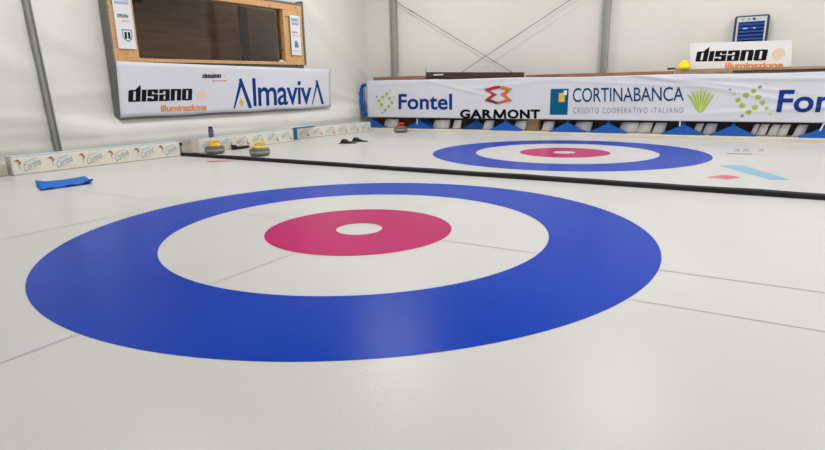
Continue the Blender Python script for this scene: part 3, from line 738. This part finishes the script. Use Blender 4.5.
dots([(730, 89.5, 1.3, yI), (734, 94, 1.7, pI), (738, 100, 2.7, gI), (742, 105.5, 3.1, gI), (746, 95, 3.1, gI), (753.5, 91, 2.7, gI), (760, 87, 1.9, yI), (766, 83.5, 1.5, pI), (758, 97, 2.9, gI), (762.5, 102.5, 2.8, gI), (766.5, 108, 1.9, gI), (770, 114, 1.5, pI), (755, 107.5, 3.1, gI), (748.5, 112, 2.9, gI), (742, 116, 1.7, yI), (736, 119.5, 1.4, pI)], 'larger star of green dots')
mb = MB(); fit_text(mb, 'GAR', Kq((460, 118.5), (492.3, 118.5), (460, 109.4), (492.3, 109.4)), bf, 'black_ink', bold=.045, spacing=1.1)
fit_text(mb, 'ONT', Kq((507.6, 118.7), (540, 118.7), (507.6, 109.4), (540, 109.4)), bf, 'black_ink', bold=.045, spacing=1.1)
for a_, b_, w_ in (((494.4, 118.5), (495.2, 109.6), .05), ((494.9, 109.6), (500, 117.8), .055), ((500, 117.8), (504.9, 109.6), .055), ((504.7, 109.6), (505.4, 118.5), .05)): stroke(mb, K(*a_), K(*b_), w_, w_, bf, 'black_ink'); tag(mb.build('lettering', BN), 'wide black lettering')
# knot emblem: two interlocked bent bars
mb = MB(); Q = lambda x, y: b3(.014)(*K(480+x/15, 80+y/15))
def poly(pts, m): mb.add([Q(*p) for p in pts], [list(range(len(pts)))], m)
poly([(60, 140), (240, 88), (300, 88), (300, 125), (250, 130), (140, 165)], 'dark_red_ink')
poly([(60, 140), (140, 165), (262, 215), (180, 215)], 'dark_red_ink')
poly([(180, 215), (262, 215), (150, 285), (70, 305)], 'dark_red_ink')
poly([(70, 305), (150, 285), (250, 325), (290, 355), (240, 355)], 'maroon_ink')
poly([(300, 88), (490, 130), (420, 160), (300, 125)], 'amber_ink')
poly([(490, 130), (380, 220), (300, 215), (410, 158)], 'red_orange_ink')
poly([(300, 215), (380, 220), (490, 305), (410, 290)], 'amber_ink')
poly([(490, 305), (290, 355), (250, 325), (300, 322), (410, 288)], 'red_orange_ink')
tag(mb.build('knot_emblem', BN), 'red and orange knot emblem')
# square emblem
mb = MB(); k0 = K(549.8, 114.6); k1 = K(568.8, 88.7)
bf2 = b3(.009); bf3 = b3(.011)
mb.add([bf(k0[0]+(k1[0]-k0[0])*i/8, k0[1]+(k1[1]-k0[1])*j/8) for i in range(9) for j in range(9)], [[i*9+j, (i+1)*9+j, (i+1)*9+j+1, i*9+j+1] for i in range(8) for j in range(8)], 'logo_teal')
a = K(558.8, 102); b = K(565.2, 92.8); mb.add([bf2(*p) for p in R4(a[0], a[1], b[0], b[1])], [[0, 1, 2, 3]], 'yellow_ink')
a = K(563.8, 95); b = K(567.2, 90.4); mb.add([bf3(*p) for p in R4(a[0], a[1], b[0], b[1])], [[0, 1, 2, 3]], 'sign_white')
tag(mb.build('square_emblem', BN), 'teal square emblem')
mb = MB(); fit_text(mb, 'CORTINABANCA', Kq((573, 102.2), (684, 100.9), (573, 88), (684, 86.8)), bf, 'dark_teal', bold=.002, spacing=.97); tag(mb.build('lettering', BN), 'dark teal lettering')
mb = MB(); fit_text(mb, 'CREDITO COOPERATIVO ITALIANO', Kq((573.5, 113.2), (683.5, 112.8), (573.5, 107.6), (683.5, 107.4)), bf, 'grey_blue_ink', bold=-.012, spacing=1.35); tag(mb.build('lettering', BN), 'thin grey small lettering')
# grass fan
mb = MB()
for i in range(15):
    t = (i-7)/7; base = (700.3+t*2.0, 112.5-abs(t)*1.5); tip = (701+t*14.2, 87.5+6.5*abs(t)**1.5+(i % 2)*2.0)
    stroke(mb, K(*base), K(*tip), .026, .012, bf, 'green_ink' if i % 2 else 'pale_green_ink')
tag(mb.build('grass_emblem', BN), 'green grass fan emblem')
mb = MB(); vs, fs = text_polys('Fo', .022, 1.02); wfo = max(v[0] for v in vs)-min(v[0] for v in vs); vs2, _ = text_polys('Fontel', .022, 1.02); wall_ = max(v[0] for v in vs2)-min(v[0] for v in vs2)
a = K(776, 112.3); b = K(815.6, 90.6); W2 = (b[0]-a[0])*wall_/wfo
fit_text(mb, 'Fontel', (a[0], a[1], a[0]+W2, a[1]+(K(776, 90.6)[1]-a[1])*1.03), bf, 'navy', bold=.022, spacing=1.02, shear=.006); tag(mb.build('lettering', BN), 'larger navy lettering at the right end')

# ---------------------------------------------------------------- timber on top of the barriers
def rail(x0, x1, z0, z1, m, label, y0=7.655, y1=7.735, name='timber_rail'):
    n = max(3, int((x1-x0)/.4)); mb = MB(); vs = []; fs = []
    for i in range(n+1):
        x = x0+(x1-x0)*i/n; w_ = .004*noise.noise(Vector((x, z0[0], 5)))
        za = z0[0]+(z0[1]-z0[0])*i/n; zb = z1[0]+(z1[1]-z1[0])*i/n
        vs += [(x, y0+w_, za), (x, y1+w_, za), (x, y1+w_, zb+w_), (x, y0+w_, zb+w_)]
    for i in range(n):
        for j in range(4): fs.append([i*4+j, i*4+(j+1) % 4, (i+1)*4+(j+1) % 4, (i+1)*4+j])
    fs += [[3, 2, 1, 0], [n*4+j for j in range(4)]]
    mb.add(vs, fs, m); o = mb.build(name, loc=((x0+x1)/2, (y0+y1)/2, z0[0])); tag(o, label, 'timber'); return o
TB = 1.047
rail(-5.13, -3.79, (TB, TB), (1.165, 1.162), 'rail_brown', 'brown timber rail on the barriers above the left end of the banner')
rail(-3.77, -1.64, (TB, TB), (1.235, 1.168), 'rail_dark', 'dark weathered timber plank lying over the rails above the orange knot emblem')
rail(-1.585, 1.00, (TB, TB), (1.118, 1.112), 'rail_brown', 'thin brown batten above the middle of the banner')
rail(1.02, 8.6, (TB, TB), (1.132, 1.092), 'rail_pale', 'pale timber rail in front of the white sign')
rail(.90, 1.02, (1.134, 1.134), (1.165, 1.163), 'rail_dark', 'short dark timber offcut on the rail left of the yellow ribbon')
h_ = hit(733, 71.2, 1, 7.64)
rail(h_.x, 8.6, (h_.z-.012, 1.035), (h_.z+.010, 1.055), 'rail_dark', 'thin black batten along the lower edge of the pale rail at the right', y0=7.635, y1=7.654)
# thin white strip lying beside dark plank
o = MB().box((-3.58, 7.63, 1.160), (-3.36, 7.652, 1.185), 'paper_white').build('foam_strip', loc=(-3.47, 7.64, 1.16)); tag(o, 'short white strip tucked at the left end of the dark plank', 'strip')
# nail upright
o = MB().tube([(-3.80, 7.69, 1.17), (-3.805, 7.69, 1.33)], .005, 'cable', 6).build('iron_rod', loc=(-3.8, 7.69, 1.17)); tag(o, 'short thin iron rod sticking up at the left end of the dark plank', 'rod')
# yellow ribbon
h = hit(684, 68.5, 1, 7.69)
mb = MB(); n = 14
mb.lathe([(.10, 0), (.11, .03), (.09, .07), (.06, .10), (.05, .125), (.035, .145)], (h.x, 7.695, 1.137), 'ribbon_yellow', 9)
for i, v in enumerate(mb.v):
    q = Vector(v); k_ = 1+.35*noise.noise(q*14); mb.v[i] = (h.x+(q.x-h.x)*k_, 7.695+(q.y-7.695)*k_*.7, q.z)
o = mb.build('yellow_ribbon', loc=(h.x, 7.695, 1.137)); tag(o, 'crumpled bright yellow ribbon on the rail left of the white sign', 'ribbon')
# white sign
SV = 7.77
def S(px, py): h = hit(px, py, 1, SV); return (h.x, h.z)
cn = [S(690.5, 71.5), S(791, 71), S(792, 40), S(690.3, 43.2)]
o = MB().prism(cn, lambda x, z, t: (x, SV+.012*t, z), 'sign_white').build('sponsor_sign', loc=(cn[0][0], SV, cn[0][1])); L0 = Vector((cn[0][0], SV, cn[0][1]))
tag(o, 'white rectangular sign with black block letters standing behind the pale rail', 'sign')
sf = lambda x, z: (x-L0.x, -.002, z-L0.z)
mb = MB(); block_word(mb, [S(695.2, 61.6), S(766, 60.4), S(695.6, 51.6), S(766.4, 49.4)], sf, 'black_ink', slant=.12); mb.build('lettering', o)
mb = MB(); c = S(778.6, 54); disc(mb, c, .088, .088, sf, 'peach_ink'); mb.build('round_mark', o)
mb = MB(); fit_text(mb, 'illuminazione', [S(725, 68.6), S(783, 67.8), S(725.2, 62.6), S(783.2, 61.8)], sf, 'orange_ink', bold=.035, spacing=.95); mb.build('lettering', o)
# blue louvred box on the back wall
V0 = 8.0
def C3(px, py): h = hit(px, py, 1, V0); return (h.x, h.z)
tl, tr = C3(736.5, 17), C3(769, 14.2)
o = empty('heater_box', ((tl[0]+tr[0])/2, V0, 1.35), 'blue louvred heater box with white frame hung on the back wall above the sign', 'heater')
cx = o.location.x; w2 = (tr[0]-tl[0])/2
MB().box((-w2-.02, .02, 0), (w2+.02, .14, tl[1]-1.35+.015), 'crate_black', bev=.03).build('casing', o)
mb = MB(); H = tl[1]-1.35
mb.box((-w2+.015, -.004, H-.085), (w2-.015, .03, H-.012), 'crate_trim', bev=.004)
for sx in (-1, 1): mb.box((sx*(w2-.028)-.013, -.004, .02), (sx*(w2-.028)+.013, .03, H-.085), 'crate_trim', bev=.003)
mb.build('front_frame', o)
mb = MB()
for i in range(9):
    z = H-.14-.056*i; mb.add([(-w2+.04, .022, z+.05), (w2-.04, .022, z+.05), (w2-.04, -.006, z), (-w2+.04, -.006, z), (-w2+.04, .012, z), (w2-.04, .012, z)], [[0, 1, 2, 3], [3, 2, 5, 4]], 'crate_blue')
mb.build('louvres', o)
for dx, m_ in ((-.13, 'grey_ink'), (-.04, 'grey_ink'), (.03, 'crate_black')):
    mb = MB(); mb.lathe([(.020 if m_ == 'crate_black' else .013, 0), (.018 if m_ == 'crate_black' else .012, .008)], (0, 0, 0), m_, 14)
    Mx = Matrix.Translation((dx, -.004, H-.045)) @ Matrix.Rotation(pi/2, 4, 'X'); mb.v = [tuple(Mx @ Vector(v)) for v in mb.v]; mb.build('knob', o)
for dx, ww in ((-.08, .035), (.045, .018)): MB().box((dx-ww, -.012, H-.20), (dx+ww, -.004, H-.175), 'crate_pale', bev=.003).build('label_plate', o)

# ---------------------------------------------------------------- under the banner
def beam(x0, x1, z0, z1, m, label, y=7.86, d=.05):
    o = MB().box((x0, y, z0), (x1, y+d, z1), m, bev=.004).build('ground_beam', loc=((x0+x1)/2, y, z0)); return tag(o, label, 'beam')
beam(-5.2, -3.75, .055, .285, 'beam_red', 'red brown beam on the kerb under the left end of the banner', 7.96)
# cardboard box
h0 = hit(526.5, 132, 1, 7.88); h1 = hit(538.5, 119, 1, 7.88)
o = MB().box((h0.x-.05, 7.84, .055), (h1.x+.02, 7.99, .30), 'cardboard', bev=.003).build('cardboard_box', loc=(h0.x, 7.9, .055)); tag(o, 'beige cardboard box half hidden under the banner below the black lettering', 'box')
# white foam pads slumped in a row between the feet: bent slabs
def pad(x, lean, w, h, th, label):
    n = 8; o = empty('foam_pad', (x, PV, .055), label, 'foam pad', 'slumped white foam pads under the banner'); vs = []
    for i in range(n+1):
        t = i/n; sx = lean*(t**.6); sz = h*sin(t*pi/2)
        for a, b in ((-w/2, -th/2), (w/2, -th/2), (w/2, th/2), (-w/2, th/2)): vs.append((sx+a*(1-.15*t), b, sz))
    fs = [[i*4+j, i*4+(j+1) % 4, (i+1)*4+(j+1) % 4, (i+1)*4+j] for i in range(n) for j in range(4)]+[[3, 2, 1, 0], [n*4+j for j in range(4)]]
    MB().add(vs, fs, 'pad_white', True).build('foam_slab', o)
    MB().tube([(-w/2+.01, -th/2-.002, .015), (w/2-.01, -th/2-.002, .015)], .006, 'barrier_pale', 6).build('hem', o)
PV = 7.795
pads = [(385, 396, 'just right of the corner foot'), (434, 447, 'left of the dark gap below the first black letter'), (453, 459, 'right of the dark gap below the first black letter'),
        (483.5, 491, 'between the feet below the black lettering'), (514, 523.5, 'left of the cardboard box'), (542, 551, 'right of the cardboard box'), (574, 588, 'between the feet below the dark teal lettering'),
        (619, 634, 'first right of the foot under the middle of the banner'), (636.5, 648, 'second right of the foot under the middle of the banner'), (652, 662, 'left of the foot with the pale strap below the grass emblem'),
        (692, 698.5, 'left of the dark slit below the grass emblem'), (702, 712, 'right of the dark slit below the grass emblem'), (749, 753.5, 'leftmost of the four leaning below the green dots'), (755.5, 763, 'second of the four leaning below the green dots'),
        (766.5, 774, 'third of the four leaning below the green dots'), (776, 784, 'rightmost of the four leaning below the green dots'), (792, 801, 'leaning over to the foot at the right edge')]
for a, b, lab in pads:
    y = 128+(a-372)*.022; xa = hit(a, y, 1, PV).x; xb = hit(b, y, 1, PV).x
    pad((xa+xb)/2, .07, (xb-xa)*1.22, .185, .07, 'slumped white foam pad '+lab)

# ================================================================ LIGHT
def lamp(x, y, power, rz=0):
    o = empty('ceiling_lamp', (x, y, 4.35), 'linear white ceiling lamp', 'lamp', 'linear lamps under the tent roof', rz=rz)
    MB().box((-.75, -.11, 0), (.75, .11, .10), 'lamp_housing', bev=.01).build('housing', o)
    MB().box((-.72, -.09, -.012), (.72, .09, .001), 'lamp_glow').build('diffuser', o)
    for sx in (-.5, .5): MB().tube([(sx, 0, .1), (sx, 0, .25)], .006, 'cable', 6).build('hanger', o)
    ld = bpy.data.lights.new('lamp_light', 'AREA'); ld.shape = 'RECTANGLE'; ld.size = 1.44; ld.size_y = .2; ld.energy = power; ld.color = (1, .985, .97)
    l = bpy.data.objects.new('lamp_light', ld); COL.objects.link(l); l.parent = o; l.location = (0, 0, -.03)
LP = [(-3.4, 5.6, 105), (.8, 5.6, 95), (4.8, 5.6, 108), (9, 5.6, 70), (-3.4, 0.6, 105), (.8, 0.6, 80), (4.8, 0.6, 120), (9, 0.6, 90), (3.0, -4.2, 50), (8, -4.2, 50)]
for x, y, pw in LP:
    lamp(x, y, pw)
w = bpy.data.worlds.new('daylight'); scn.world = w; w.use_nodes = True
w.node_tree.nodes['Background'].inputs[0].default_value = (.93, .96, 1, 1); w.node_tree.nodes['Background'].inputs[1].default_value = .8
scn.view_settings.view_transform = 'Standard'; scn.view_settings.look = 'None'; scn.view_settings.exposure = -0.27; scn.view_settings.gamma = 1
scn.view_settings.use_curve_mapping = False
scn.cycles.max_bounces = 8; scn.cycles.use_denoising = True
